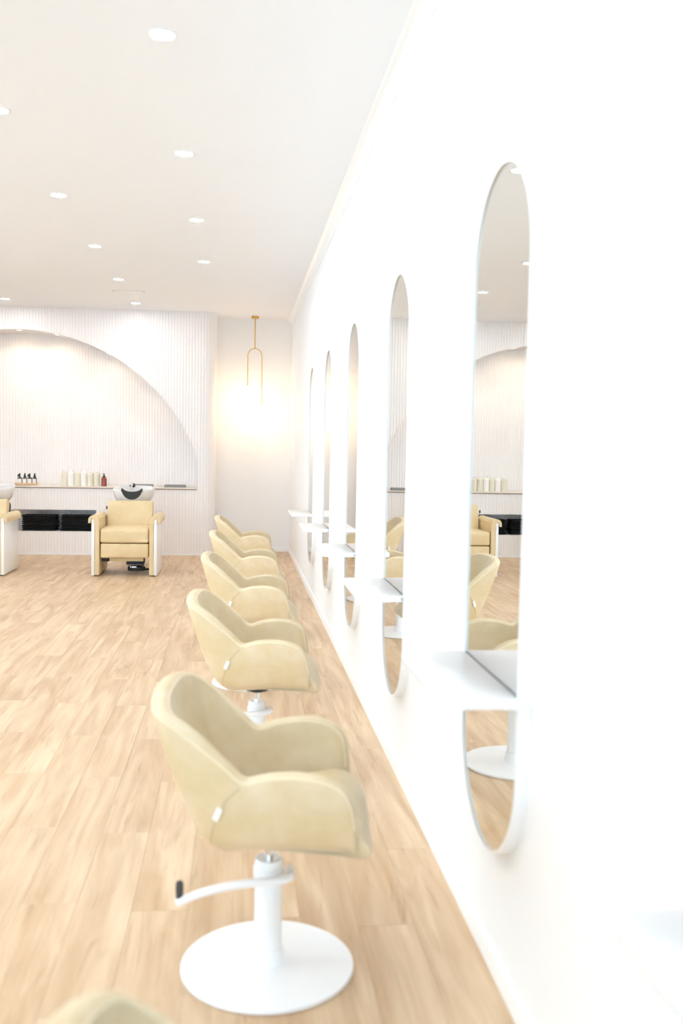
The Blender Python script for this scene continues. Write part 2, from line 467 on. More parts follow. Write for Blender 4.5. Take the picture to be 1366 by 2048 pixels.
def tile_geo(mb, x0, x1, zlo, zhi, y=YF, h=0.0045):
    """one convex upright tile; zlo and zhi are functions of x"""
    g = 0.0008; x0 += g; x1 -= g; w = x1-x0
    prof = [(0, h), (0.10, 0.35*h), (0.3, 0.06*h), (0.5, 0), (0.7, 0.06*h), (0.9, 0.35*h), (1, h)]
    v = []
    for u, dy in prof:
        xx = x0+u*w
        v += [(xx, y+dy, zlo(xx)), (xx, y+dy, zhi(xx))]
    n = len(prof); f = [(2*i, 2*i+2, 2*i+3, 2*i+1) for i in range(n-1)]
    f += [tuple(range(0, 2*n, 2))[::-1], tuple(range(1, 2*n, 2))]
    mb.add(v, f)
K = lambda c: (lambda x: c)
tiles = []     # (x0, x1, zlo, zhi)
GJ = 0.0012
x = XCOL-RC
while x-TP > WXL+RC:
    x0, x1 = x-TP, x; mid = (x0+x1)/2
    x -= TP
    q = project((mid, YF, 1.5)); front = q and q[0] > -4
    if in_arch(mid):
        segs = []
        if NX0 < mid < NX1: segs += [(K(ROWS[0]), K(NZ0)), (K(NZ1), K(ZL-0.03))]
        else: segs += [(K(ROWS[0]), K(ROWS[1]-GJ)), (K(ROWS[1]+GJ), K(ZL-0.03))]
        az = arch_z(mid); cuts = [r for r in ROWS[2:-1] if r > az+0.03]
        lo = arch_z
        for r in cuts: segs.append((lo, K(r-GJ))); lo = K(r+GJ)
        segs.append((lo, K(ZC)))
    else:
        segs = [(K(a+GJ), K(b-GJ)) for a, b in zip(ROWS, ROWS[1:])]
    for lo, hi in segs: tiles.append((bool(front), x0, x1, lo, hi))
shown = [t for t in tiles if t[0]]
cache = {}
for _, x0, x1, lo, hi in shown:
    w = x1-x0; c = (x0+x1)/2
    key = (round(lo(x0), 4), round(lo(x1), 4), round(hi(c), 4))
    if key not in cache:
        t = MB(); tile_geo(t, -w/2, w/2, lambda xx, lo=lo, c=c: lo(xx+c), lambda xx, hi=hi, c=c: hi(xx+c), 0)
        cache[key] = t.mesh('tile', 35, False); cache[key].materials.append(M_tile)
    o = bpy.data.objects.new('tile', cache[key]); C.objects.link(o); o.parent = wa; o.location = (c, YF, 0)
rest = MB()
for f_, x0, x1, lo, hi in tiles:
    if not f_: tile_geo(rest, x0, x1, lo, hi)
rest.build('tiles_beyond', M_tile, wa, 35, False)['kind'] = 'stuff'
# tiles round the visible corner: each a part
nC = 6
for r0, r1 in zip(ROWS, ROWS[1:]):
    me = None
    for i in range(nC):
        if me is None:
            t = MB(); w = RC*PI/2/nC
            tile_geo(t, -w/2, w/2, K(r0+GJ), K(r1-GJ), 0); me = t.mesh('tile', 35, False); me.materials.append(M_tile)
        a = PI/2*(i+0.5)/nC
        o = bpy.data.objects.new('tile', me); C.objects.link(o); o.parent = wa
        o.location = (XCOL-RC+RC*math.sin(a), YF+RC-RC*math.cos(a), 0); o.rotation_euler = (0, 0, a)
# tiles lining the back of both niches: one part
inn = MB(); x = AXR
while x-TP > AXL:
    tile_geo(inn, x-TP, x, K(ZL), (lambda xx: arch_z(min(max(xx, AXL+0.001), AXR-0.001))), YF+ND-0.005); x -= TP
x = NX1
while x-TP > NX0:
    tile_geo(inn, x-TP, x, K(NZ0), K(NZ1), yb-0.005); x -= TP
inn.build('niche_tiles', M_tile, wa, 35, False)['kind'] = 'stuff'
# return side tiles (alcove side of the arch wall)
ret = MB(); ret.box(XCOL-0.012, XCOL, YF+RC, YB, 0.0, ZC); ret.build('return_panel', M_tile, wa)
MB().rbox(AXL+0.001, AXR-0.001, YF-0.014, YF+ND-0.01, ZL-0.022, ZL, 0.003, 2).build('ledge', M_ledge, wa)
bs = MB(); bs.box(WXL+RC, XCOL-RC, YF-0.008, YF+0.01, 0, 0.021)
pts = corner_pts(1, -0.008); ptsb = corner_pts(1, 0.012)
for i in range(len(pts)-1):
    (a, b), (c, d), (e, f_), (g, h) = pts[i], pts[i+1], ptsb[i+1], ptsb[i]
    bs.add([(a,b,0),(c,d,0),(c,d,0.021),(a,b,0.021),(g,h,0.021),(e,f_,0.021)], [(0,1,2,3),(3,2,5,4)])
struct(bs.build('baseboard_arch', M_trim), 'thin white skirting strip below the tiled arch wall')

# ------------------------------------------------------------------ salon chairs
def make_chair():
    root = bpy.data.objects.new('salon_chair', None); C.objects.link(root); root.empty_display_size = 0.1
    half = [(0.240,-0.248,0.448),(0.231,-0.268,0.510),(0.209,-0.286,0.592),(0.167,-0.292,0.630),(0.09,-0.288,0.645),(0.01,-0.277,0.638),
            (-0.060,-0.266,0.623),(-0.116,-0.262,0.667),(-0.178,-0.256,0.716),(-0.242,-0.245,0.762),(-0.294,-0.218,0.792),(-0.316,-0.12,0.810),(-0.319,0,0.815)]
    hb =   [(0.240,-0.240,0.440),(0.233,-0.246,0.438),(0.212,-0.250,0.436),(0.16,-0.250,0.434),(0.09,-0.245,0.433),(0.02,-0.238,0.432),
            (-0.04,-0.230,0.427),(-0.085,-0.221,0.421),(-0.122,-0.206,0.415),(-0.146,-0.180,0.410),(-0.160,-0.14,0.408),(-0.166,-0.075,0.407),(-0.168,0,0.407)]
    rim = half + [(x, -y, z) for x, y, z in half[-2::-1]]; bot = hb + [(x, -y, z) for x, y, z in hb[-2::-1]]
    n = 73
    R = catmull(rim, n); B = catmull(bot, n)
    T = 0.048; VO = [0, 0.02, 0.045, 0.08, 0.125, 0.2, 0.32, 0.46, 0.6, 0.74, 0.87, 1.0]; NO = len(VO)-1
    sh = MB(); rows = []; edge = []
    for i in range(n):
        tg = R[min(i+1, n-1)] - R[max(i-1, 0)]
        tb = B[min(i+1, n-1)] - B[max(i-1, 0)]
        t2 = Vector((tb.x, tb.y, 0)).normalized()
        nn = Vector((-t2.y, t2.x, 0))
        if nn.dot(Vector((B[i].x-0.05, B[i].y, 0))) < 0: nn = -nn
        if i in (0, n-1): nn = Vector((0.0, -1.0 if i == 0 else 1.0, 0))
        tgn = tg.normalized()
        up = (Vector((0,0,1)) - tgn*tgn.z); up = (up - nn*up.dot(nn)).normalized()
        k = min(1.0, 0.35 + 0.65*min(i, n-1-i)/6.0)
        th = T*k
        row = []
        hgt = (R[i]-B[i]).length
        for v in VO:
            e_ = max(0.0, 1-v/0.2)
            row.append(B[i] + (R[i]-B[i])*v + nn*(0.04*hgt*math.sin(PI*v)*(1-0.3*v) - 0.04*min(1.0, hgt/0.15)*e_**2.6))
        cen = R[i] - nn*th/2
        for j in range(1, 8):
            a = PI*j/8
            row.append(cen + (nn*math.cos(a) + up*math.sin(a)*0.8)*th/2)
        inn_t = R[i] - nn*th
        S = Vector((B[i].x, B[i].y, min(0.475, R[i].z-0.003))) - nn*(th*0.75)
        for j in range(0, 7):
            v = j/6.0
            row.append(inn_t + (S-inn_t)*v + nn*(0.012*math.sin(PI*v)))
        rows.append(row); edge.append((R[i], nn, up, th))
    w = len(rows[0]); V = [p for r in rows for p in r]; F = []
    for i in range(n-1):
        for j in range(w-1): F.append((i*w+j, (i+1)*w+j, (i+1)*w+j+1, i*w+j+1))
    F.append(tuple(range(w))); F.append(tuple((n-1)*w+j for j in range(w))[::-1])
    sh.add(V, F)
    # underside: inset cap
    c0 = len(sh.v); cen = Vector((0.03, 0, 0.392))
    ring = [B[i].lerp(cen, 0.35) - Vector((0,0,0.004)) for i in range(n)]
    sh.v += [tuple(p) for p in ring] + [tuple(cen)]
    for i in range(n-1):
        sh.f.append((i*w, c0+i, c0+i+1, (i+1)*w)); sh.f.append((c0+i, c0+n, c0+i+1))
    sh.f.append((0, (n-1)*w, c0+n-1, c0)); sh.f.append((c0, c0+n-1, c0+n))
    shell = sh.build('shell', M_leather, root, 60)
    # piping along both edges of the rim
    for sgn, nm in ((1, 'rim_piping'), (-1, 'rim_piping')):
        path = []
        for Ri, nn, up, th in edge[3:-3]:
            c = Ri - nn*th/2; a = 0.45 if sgn > 0 else PI-0.45
            path.append(c + (nn*math.cos(a) + up*math.sin(a)*0.8)*th/2)
        MB().tube(path, 0.0028, 6).build(nm, M_piping, shell)
    # side seams and tags
    for sy in (-1, 1):
        path = []
        for j in range(0, 17):
            v = NO*(0.22+0.76*j/16.0); fi = 29.5 - 11.5*v/NO
            i0 = int(fi); fr_ = fi-i0; j0 = min(int(v), NO-1); fj = v-j0
            P_ = lambda a, b: rows[a if sy < 0 else n-1-a][b]
            q_ = (P_(i0,j0)*(1-fr_) + P_(i0+1,j0)*fr_)*(1-fj) + (P_(i0,j0+1)*(1-fr_) + P_(i0+1,j0+1)*fr_)*fj
            path.append(q_ + edge[i0 if sy < 0 else n-1-i0][1]*0.0004)
        if sy < 0: tagpath = path
        MB().tube(path, 0.0018, 5).build('side_seam', M_seam, shell)
    i = 22; p = tagpath[9]; nn = edge[i][1]
    dirv = (tagpath[11]-tagpath[7]).normalized(); sd = nn.cross(dirv).normalized()
    q = [p + nn*0.004 + dirv*a*0.02 + sd*b*0.008 for a, b in ((-1,-1),(1,-1),(1,1),(-1,1))]
    q2 = [v + nn*0.004 for v in q]
    MB().add(q+q2, [(0,1,2,3),(4,7,6,5),(0,4,5,1),(1,5,6,2),(2,6,7,3),(3,7,4,0)]).build('white_tag', M_tag, shell)
    # seat cushion: side profile swept across the seat with rounded ends
    prof = [(-0.17,0.445),(-0.17,0.475),(-0.15,0.492),(-0.08,0.498),(0.02,0.505),(0.12,0.514),(0.19,0.518),(0.226,0.508),(0.252,0.486),(0.276,0.456),
            (0.286,0.434),(0.280,0.420),(0.26,0.415),(0.20,0.42),(0.0,0.42),(-0.14,0.43)]
    cu = MB(); ys = [-0.222,-0.219,-0.21,-0.195,-0.16,-0.08,0,0.08,0.16,0.195,0.21,0.219,0.222]; sc = [0.90,0.95,0.98,0.995,1,1.01,1.015,1.01,1,0.995,0.98,0.95,0.90]
    cxm, czm = 0.05, 0.465; m_ = len(prof)
    for y, s_ in zip(ys, sc):
        for px_, pz_ in prof:
            s2 = 1-(1-s_)*1.5
            f_w = 0.84 + 0.20*min(1.0, max(0.0, (px_-0.10)/0.12)) - 0.30*max(0.0, -px_/0.17)**1.5
            cu.v.append((cxm+(px_-cxm)*(1-(1-s_)*0.45), y*f_w, czm+(pz_-czm)*s2 + (0.006*(1-(y/0.22)**2) if pz_ > 0.47 else 0)))
    for a in range(len(ys)-1):
        for b in range(m_): cu.f.append((a*m_+b, a*m_+(b+1) % m_, (a+1)*m_+(b+1) % m_, (a+1)*m_+b))
    cu.f.append(tuple(range(m_))); cu.f.append(tuple((len(ys)-1)*m_+b for b in range(m_))[::-1])
    cus = cu.build('seat_cushion', M_leather, root, 60)
    # base
    MB().lathe([(0,0),(0.246,0),(0.25,0.003),(0.25,0.010),(0.247,0.013),(0.05,0.016),(0,0.016)], 72).build('base_disc', M_white, root, 30)
    post = MB().lathe([(0,0.014),(0.052,0.014),(0.050,0.02),(0.047,0.05),(0.0455,0.056),(0.044,0.056),(0.044,0.06),(0.0395,0.062),(0.0395,0.318),(0.037,0.323),(0.0,0.323)], 36).build('post', M_white, root, 30)
    MB().lathe([(0.0,0.3225),(0.0345,0.3225),(0.0345,0.3245),(0,0.3245)], 28).build('post_cap', M_chrome, post)
    MB().lathe([(0.0415,0.268),(0.044,0.27),(0.044,0.296),(0.0415,0.298)], 28).build('lever_collar', M_white, post)
    MB().lathe([(0,0.322),(0.0125,0.322),(0.0125,0.40),(0,0.40)], 20).build('piston', M_chrome, root)
    MB().lathe([(0,0.366),(0.026,0.366),(0.04,0.374),(0.06,0.378),(0.06,0.392),(0,0.392)], 28).build('seat_plate', M_black, root)
    path = catmull([(0.060,-0.040,0.283),(0.04,-0.056,0.281),(0.0,-0.062,0.279),(-0.06,-0.066,0.275),(-0.13,-0.068,0.263),(-0.19,-0.068,0.246),(-0.235,-0.066,0.226),(-0.252,-0.064,0.217)], 22)
    lev = MB().tube(path, [0.013]*4+[0.012]*12+[0.0115]*3+[0.013,0.0135,0.012], 12).build('lever', M_white, root, 60)
    MB().tube([(0.062,-0.045,0.283),(0.066,-0.02,0.284),(0.058,0.01,0.285)], 0.012, 10).build('lever_pivot', M_white, lev, 60)
    MB().lathe([(0.0,0.218),(0.0095,0.22),(0.0115,0.245),(0.011,0.262),(0.008,0.270),(0,0.272)], 16, (-0.247,-0.062,0.008)).build('lever_grip', M_char, lev, 60)
    return root
chair0 = make_chair()
CH = [(0.965, -5.0, 'blurred tan leather salon chair cut off at the bottom edge of the picture'),
      (2.714, -5.0, 'tan leather salon chair nearest in full view, on round white base with foot lever'),
      (4.45, -4.0, 'second tan leather salon chair from the front, black plate under its seat'),
      (6.12, -4.0, 'third tan leather salon chair from the front, middle one in the row'),
      (7.76, -2.0, 'fourth tan leather salon chair from the front, second from the back of the row'),
      (9.52, -2.0, 'farthest tan leather salon chair, last in the row before the back wall')]
for i, (y, rot, lab) in enumerate(CH):
    o = chair0 if i == 0 else copy_tree(chair0)
    o.location = (-0.652 if i else -0.668, y, 0.0); o.rotation_euler = (0, 0, math.radians(rot))
    tag(o, lab, 'chair', 'salon chairs facing the mirrors')

# ------------------------------------------------------------------ mirrors and shelves
M0, MS = 2.664, 1.7187
GX = -0.030; FX = -0.036; MW, MZ0, MZ1 = 0.582, 0.372, 2.292; LIP = 0.010
def pill(r, zb, zt, n=28):
    p = []
    for i in range(n+1):
        a = PI*i/n; p.append((r*math.cos(a), zt + r*math.sin(a)))
    for i in range(n+1):
        a = PI + PI*i/n; p.append((r*math.cos(a), zb + r*math.sin(a)))
    return p
def make_mirror():
    root = bpy.data.objects.new('wall_mirror', None); C.objects.link(root); root.empty_display_size = 0.1
    r = MW/2; zb, zt = MZ0+r, MZ1-r
    a = pill(r, zb, zt); b = pill(r+LIP, zb, zt); n = len(a)
    fr = MB()
    loops = [[(GX+0.002, y, z) for y, z in a], [(FX+0.001, y, z) for y, z in a], [(FX, y*1.004, z) for y, z in a], [(FX, y*0.998, z) for y, z in b], [(FX+0.002, y, z) for y, z in b], [(0.0, y, z) for y, z in b]]
    V = [p for l in loops for p in l]; F = []
    for k in range(len(loops)-1):
        for i in range(n): F.append((k*n+i, k*n+(i+1) % n, (k+1)*n+(i+1) % n, (k+1)*n+i))
    fr.add(V, F); fr.build('frame', M_frame, root, 50)
    g = MB(); g.add([(GX, y, z) for y, z in a] + [(-0.002, y, z) for y, z in a],
                    [tuple(range(n)), tuple(range(n, 2*n))[::-1]] + [(i, (i+1) % n, n+(i+1) % n, n+i) for i in range(n)])
    g.build('glass', M_mirror, root, 20)
    return root
mir0 = make_mirror()
ORD = ['nearest pill-shaped wall mirror beside the camera, beyond the right edge',
       'largest pill-shaped wall mirror in view, in a white frame, nearest the camera',
       'second pill-shaped wall mirror from the front, in a white frame',
       'third pill-shaped wall mirror from the front, in a white frame',
       'fourth narrow pill-shaped wall mirror from the front, in a white frame',
       'farthest pill-shaped wall mirror, narrowest sliver near the back corner']
SH = ['blurred white wall shelf cut off at the bottom right corner',
      'white wall shelf in front of the largest mirror, rounded outer corners',
      'white wall shelf in front of the second mirror from the front',
      'white wall shelf in front of the third mirror from the front',
      'white wall shelf in front of the fourth mirror from the front',
      'farthest white wall shelf, in front of the last mirror by the back corner']
def make_shelf():
    root = bpy.data.objects.new('wall_shelf', None); C.objects.link(root); root.empty_display_size = 0.1
    x0, x1, y0, y1, R = FX-0.0005, -0.238, -0.312, 0.302, 0.035
    pts = [(x0, y0), (x0, -MW/2+0.003), (GX-0.0015, -MW/2+0.003), (GX-0.0015, MW/2-0.003), (x0, MW/2-0.003), (x0, y1)]
    for i in range(9):
        a = PI/2*i/8; pts.append((x1+R-R*math.sin(a), y1-R+R*math.cos(a)))
    for i in range(9):
        a = PI/2*i/8; pts.append((x1+R-R*math.cos(a), y0+R-R*math.sin(a)))
    t = 0.024; s = MB(); n = len(pts)
    cx_, cy_ = (x0+x1)/2, (y0+y1)/2
    def ins(p, e): return (p[0] - math.copysign(min(e, abs(p[0]-cx_)), p[0]-cx_), p[1] - math.copysign(min(e, abs(p[1]-cy_)), p[1]-cy_))
    loops = [[(*ins(p, 0.002), 0) for p in pts], [(*p, -0.002) for p in pts], [(*p, -t+0.002) for p in pts], [(*ins(p, 0.002), -t) for p in pts]]
    V = [p for l in loops for p in l]
    F = [tuple(range(n)), tuple(3*n+i for i in range(n))[::-1]]
    for k in range(3):
        for i in range(n): F.append((k*n+i, k*n+(i+1) % n, (k+1)*n+(i+1) % n, (k+1)*n+i))
    s.add(V, F); s.build('board', M_white, root, 50)
    br = MB()
    br.box(-0.05, -0.0005, y0, y0+0.010, -0.020, -0.004); br.build('bracket', M_white, root)
    for k in (0, 1):
        MB().lathe([(0,-0.0015),(0.003,-0.0015),(0.003,0.001),(0,0.001)], 10, (-0.014-0.02*k, y0-0.0005, -0.012), axis='y').build('screw', M_chrome, root)
    return root
sh0 = make_shelf()
for i in range(6):
    y = M0 + MS*(i-1)
    o = mir0 if i == 0 else copy_tree(mir0); o.location = (0, y, 0); tag(o, ORD[i], 'mirror', 'pill mirrors along the right wall')
    o = sh0 if i == 0 else copy_tree(sh0); o.location = (0, y, 0.871); tag(o, SH[i], 'shelf', 'styling shelves in front of the mirrors')

# ------------------------------------------------------------------ ceiling downlights, vent, pendant
def make_down():
    root = bpy.data.objects.new('ceiling_downlight', None); C.objects.link(root); root.empty_display_size = 0.05
    MB().lathe([(0.052,0.0),(0.066,0.0),(0.066,-0.003),(0.062,-0.005),(0.054,-0.004),(0.052,0.0)], 36).build('trim_ring', M_trim, root, 50)
    MB().lathe([(0,-0.0035),(0.0525,-0.0035),(0.0525,-0.0005),(0,-0.0005)], 36).build('lens', M_led, root, 50)
    return root
dn = make_down()
RA, RB = -1.107, -2.085
DL = [(RA, 4.49, 'ceiling downlight nearest the camera, largest, in the row toward the mirror wall'),
      (RA, 6.24, 'second ceiling downlight from the front in the row toward the mirror wall'),
      (RA, 8.02, 'third ceiling downlight from the front in the row toward the mirror wall'),
      (RA, 9.78, 'fourth and last ceiling downlight in the row toward the mirror wall'),
      (RB, 5.61, 'ceiling downlight cut off at the left edge, first of the middle row'),
      (RB, 7.42, 'second ceiling downlight from the front in the middle row'),
      (RB, 9.23, 'third ceiling downlight from the front in the middle row'),
      (RB, 10.99, 'fourth ceiling downlight from the front in the middle row, before the vent'),
      (RB, 12.77, 'last ceiling downlight of the middle row, right above the arch wall'),
      (-3.71, 12.77, 'ceiling downlight at the left edge above the top of the arch')]
for i, (x, y, lab) in enumerate(DL):
    o = dn if i == 0 else copy_tree(dn); o.location = (x, y, ZC); tag(o, lab, 'ceiling light', 'recessed ceiling downlights')
for x, y in [(RA, 2.74), (RA, 0.99), (RB, 3.85), (RB, 2.10), (RB, 0.35)] + [(-3.71, 0.35+1.77*k) for k in range(7)] + [(-5.33, 0.35+1.77*k) for k in range(8)] + [(-6.33, 1.2+1.77*k) for k in range(6)]:
    o = copy_tree(dn); o.location = (x, y, ZC); tag(o, 'ceiling downlight beyond the frame of the picture', 'ceiling light', 'ceiling downlights beyond the frame')
v = thing('ceiling_vent', 'faint slim rectangular air vent in the ceiling near the arch wall', 'vent', (-2.07, 11.85, ZC))
MB().box(-0.19, 0.19, -0.06, 0.06, -0.004, 0).build('vent_frame', M_vent, v)
for k in range(4): MB().box(-0.17, 0.17, -0.045+0.026*k, -0.033+0.026*k, -0.007, -0.004).build('slat', M_trim, v)

p = thing('pendant_lamp', 'brass pendant lamp with two lit frosted glass cylinders', 'pendant lamp', (-0.533, 13.66, ZC))
MB().lathe([(0,0),(0.052,0),(0.052,-0.028),(0.049,-0.031),(0,-0.031)], 32).build('ceiling_rose', M_brass, p)
MB().tube([(0,0,-0.03),(0,0,-0.44)], 0.007, 12).build('rod', M_brass, p)
path = [(-0.095, 0, -0.965)]
for i in range(17):
    a = PI - PI*i/16; path.append((0.1*math.cos(a)*0.97, 0, -0.545+0.1*math.sin(a)))
path.append((0.113, 0, -1.205))
path = [(-0.097,0,-0.96)] + [(-0.097,0,-0.545)] + path[2:-2] + [(0.099,0,-0.545),(0.105,0,-1.205)]
MB().tube(path, 0.0055, 12).build('curved_arm', M_brass, p, 60)
MB().lathe([(0,0.012),(0.008,0.012),(0.008,-0.012),(0,-0.012)], 12, (0,0,-0.44)).build('joint', M_brass, p)
for (dx, zt) in ((-0.097, -0.962), (0.105, -1.207)):
    MB().lathe([(0,0.008),(0.02,0.008),(0.032,0.0),(0.032,-0.004),(0,-0.004)], 24, (dx,0,zt)).build('shade_cap', M_brass, p)
    MB().lathe([(0,-0.004),(0.048,-0.004),(0.056,-0.012),(0.058,-0.03),(0.058,-0.315),(0.054,-0.335),(0.044,-0.342),(0,-0.342)], 32, (dx,0,zt)).build('glass_shade', M_opal, p, 60)

# small warm spots in the soffit of the arch
SP = [(-3.70, 'small warm spotlight at the crown of the arch soffit'), (-3.20, 'small warm spotlight right of the arch crown in the soffit'),
      (-2.52, 'small warm spotlight halfway down the right side of the arch soffit'), (-1.93, 'lowest small warm spotlight on the right side of the arch soffit')]
for (x, lab), pw in zip(SP, (0.9, 1.0, 0.65, 0.2)):
    z = arch_z(x); sl = -(x-ACX)/math.sqrt(AR*AR-(x-ACX)**2); ang = math.atan(sl)
    t = thing('arch_spotlight', lab, 'spotlight', (x, YF+0.09, z), 0, 'spotlights in the arch soffit')
    t.rotation_euler = (0, -ang, 0)
    MB().lathe([(0.028,0.001),(0.038,0.001),(0.038,-0.003),(0.03,-0.004),(0.028,0.001)], 24).build('bezel', M_trim, t)
    MB().lathe([(0,-0.002),(0.0285,-0.002),(0.0285,0.0),(0,0.0)], 24).build('lens', M_led2, t)
    ld = bpy.data.lights.new('arch_spot_beam', 'SPOT'); ld.energy = SPOT_W*pw; ld.color = (1.0, 0.78, 0.52)
    ld.spot_size = math.radians(150); ld.spot_blend = 1.0; ld.shadow_soft_size = 0.03
    lo = bpy.data.objects.new('arch_spot_beam', ld); C.objects.link(lo); lo.parent = t; lo.location = (0, 0, -0.012)
    lo.rotation_euler = (math.radians(12), ang, 0)

# ------------------------------------------------------------------ shampoo units
def make_unit():
    root = bpy.data.objects.new('shampoo_chair', None); C.objects.link(root); root.empty_display_size = 0.1
    for s in (-1, 1):
        xo = s*0.368; xi = s*0.334; xu = s*0.280
        a, b = sorted((xo, xi)); sp = MB().rbox(a, b, 0, 0.70, 0.012, 0.662, 0.004, 2).build('side_panel', M_white, root)
        a, b = sorted((xi-s*0.0002, xu)); MB().rbox(a, b, 0.004, 0.70, 0.012, 0.668, 0.010, 3).build('side_pad', M_leather2, root)
        for yy in (0.06, 0.62):
            MB().lathe([(0,0),(0.014,0),(0.014,0.0125),(0,0.0125)], 14, (s*0.33, yy, 0)).build('foot', M_black, sp)
        # rolled armrest that curls outward over the panel
        pr = []
        for i in range(15):
            an = math.radians(-20 + 200*i/14)
            pr.append((s*(0.345+0.058*math.cos(an)), 0.645+0.056*math.sin(an)))
        pr = [(s*0.402, 0.612), (s*0.405, 0.625)] + pr + [(s*0.283, 0.63), (s*0.283, 0.60), (s*0.335, 0.60), (s*0.335, 0.664), (s*0.369, 0.664), (s*0.372, 0.64), (s*0.38, 0.612)]
        MB().prism(pr, 'y', -0.008, 0.72).build('armrest', M_leather2, root, 50)
    MB().rbox(-0.272, 0.272, 0.012, 0.60, 0.385, 0.545, 0.03, 4, puff=(0, 0.008, 0.012)).build('seat_cushion', M_leather2, root, 60)
    MB().rbox(-0.270, 0.270, 0.016, 0.14, 0.210, 0.376, 0.022, 4, puff=(0, 0.010, 0)).build('leg_rest', M_leather2, root, 60)
    MB().box(-0.17, 0.21, 0.05, 0.12, 0.172, 0.212).build('leg_rest_rail', M_seam, root)
    bk = MB().rbox(-0.262, 0.272, -0.06, 0.07, -0.20, 0.215, 0.022, 4, puff=(0, 0.012, 0)).build('backrest', M_leather2, root, 60)
    bk.location = (0, 0.60, 0.62); bk.rotation_euler = (math.radians(-12), 0, 0)
    MB().box(-0.270, -0.258, 0.50, 0.53, 0.74, 0.775).build('hinge_knob', M_black, root)
    # frame, motor box and foot pedal underneath
    MB().rbox(-0.24, 0.24, 0.16, 0.66, 0.27, 0.37, 0.01, 2).build('under_frame', M_black, root)
    MB().rbox(-0.262, -0.18, 0.10, 0.30, 0.16, 0.22, 0.01, 2).build('leg_rest_motor', M_black, root)
    MB().rbox(0.0, 0.20, 0.20, 0.40, 0.115, 0.215, 0.008, 2).build('motor_box', M_navy, root)
    MB().tube([(0.19,0.12,0.20),(0.21,0.10,0.15),(0.20,0.09,0.10),(0.22,0.12,0.06)], 0.010, 8).build('pedal_cable', M_black, root)
    pd = MB().lathe([(0,0.0),(0.085,0.0),(0.092,0.02),(0.085,0.045),(0.05,0.06),(0,0.062)], 28, (0.12,0.20,0.045), sx=1.15, sy=0.6).build('foot_pedal', M_black, root)
    MB().lathe([(0,0.0),(0.045,0.0),(0.04,0.012),(0,0.016)], 20, (0.09,0.158,0.088), sx=1.0, sy=0.35).build('pedal_plate', M_chrome, pd)
    MB().tube([(0.2,0.2,0.06),(0.28,0.22,0.06)], 0.014, 8).build('pedal_arm', M_black, pd)
    # pedestal and basin
    MB().rbox(-0.09, 0.09, 1.0, 1.28, 0.0, 0.79, 0.03, 3).build('pedestal', M_white, root)
    n = 64
    def bowl(th, k):
        c, s_ = math.cos(th), math.sin(th)
        e = 0.8
        return (math.copysign(abs(c)**e, c)*0.252*k, math.copysign(abs(s_)**e, s_)*0.25*k)
    def rimz(x, y):
        z = 0.975 + 0.02*(y/0.25)
        if y < 0:
            d = max(0.0, 1-(abs(x)/0.118)**2.2)
            z -= 0.105*d**0.65*min(1.0, (-y)/0.12)
        return z
    bz = 0.775; by = 1.02
    prof_o = [(1.0, 1.0), (1.0, 0.86), (0.985, 0.7), (0.94, 0.5), (0.86, 0.3), (0.74, 0.12), (0.6, 0.0), (0.0, 0.0)]
    prof_i = [(0.93, 1.0), (0.90, 0.75), (0.84, 0.5), (0.72, 0.28), (0.5, 0.14), (0.0, 0.12)]
    V = []; F = []
    lines = prof_i[::-1] + [(0.95, 1.018), (0.98, 1.018)] + prof_o
    m_ = len(lines)
    for i in range(n):
        th = 2*PI*i/n
        x1, y1 = bowl(th, 1.0); zr = rimz(x1, y1)
        for k, h in lines:
            x, y = bowl(th, k)
            V.append((x, y+by, bz + (zr-bz)*h))
    for i in range(n):
        j = (i+1) % n
        for k in range(m_-1): F.append((i*m_+k, j*m_+k, j*m_+k+1, i*m_+k+1))
    bs_ = MB().add(V, F)
    ba = bs_.build('basin', M_porc, root, 60)
    path = []
    for i in range(25):
        x = -0.125 + 0.25*i/24
        th0 = None
        y = -0.25*(max(0.0, 1-(abs(x)/0.252)**2.5))**0.4
        path.append((x, y+by-0.002, rimz(x, y)+0.008))
    pan = MB(); nn = len(path); lo_ = []; hi_ = []; lob = []; hib = []
    for x_, y_, z_ in path:
        dip = 0.985-z_
        zt_ = 0.985 - dip*0.40 + 0.004
        lo_.append((x_*1.04, y_-0.014, z_-0.014)); hi_.append((x_*0.97, y_-0.006, zt_)); hib.append((x_*0.97, y_+0.03, zt_)); lob.append((x_*1.0, y_+0.035, z_-0.01))
    pan.add(lo_+hi_+hib+lob, [(k*nn+i, k*nn+i+1, ((k+1) % 4)*nn+i+1, ((k+1) % 4)*nn+i) for k in range(4) for i in range(nn-1)])
    pan.f += [(0, nn, 2*nn, 3*nn), (nn-1, 4*nn-1, 3*nn-1, 2*nn-1)]
    pan.build('neck_rest', M_black, ba, 60)
    tp = MB().lathe([(0,0),(0.024,0),(0.024,0.03),(0.02,0.05),(0,0.052)], 20, (-0.03, by+0.17, 0.975)).build('mixer_tap', M_black, ba)
    MB().tube([(-0.03,by+0.17,1.01),(-0.032,by+0.12,1.022),(-0.035,by+0.06,1.0),(-0.035,by+0.02,0.965)], 0.013, 10).build('spout', M_chrome, tp, 60)
    MB().tube([(-0.055,by+0.13,1.005),(-0.055,by+0.06,0.995),(0.0,by+0.06,0.99),(0.0,by+0.12,1.0)], 0.008, 8).build('tap_lever', M_black, tp, 60)
    MB().tube(catmull([(0.16,by+0.05,0.80),(0.19,by+0.06,0.74),(0.17,by+0.08,0.62),(0.12,by+0.1,0.45)], 14), 0.009, 8).build('hose', M_char, ba, 60)
    return root
u0 = make_unit()
u0.location = (-2.035, 11.18, 0); tag(u0, 'sand leather shampoo chair with white basin, whole in view before the arch wall', 'shampoo chair', 'shampoo chairs along the arch wall')
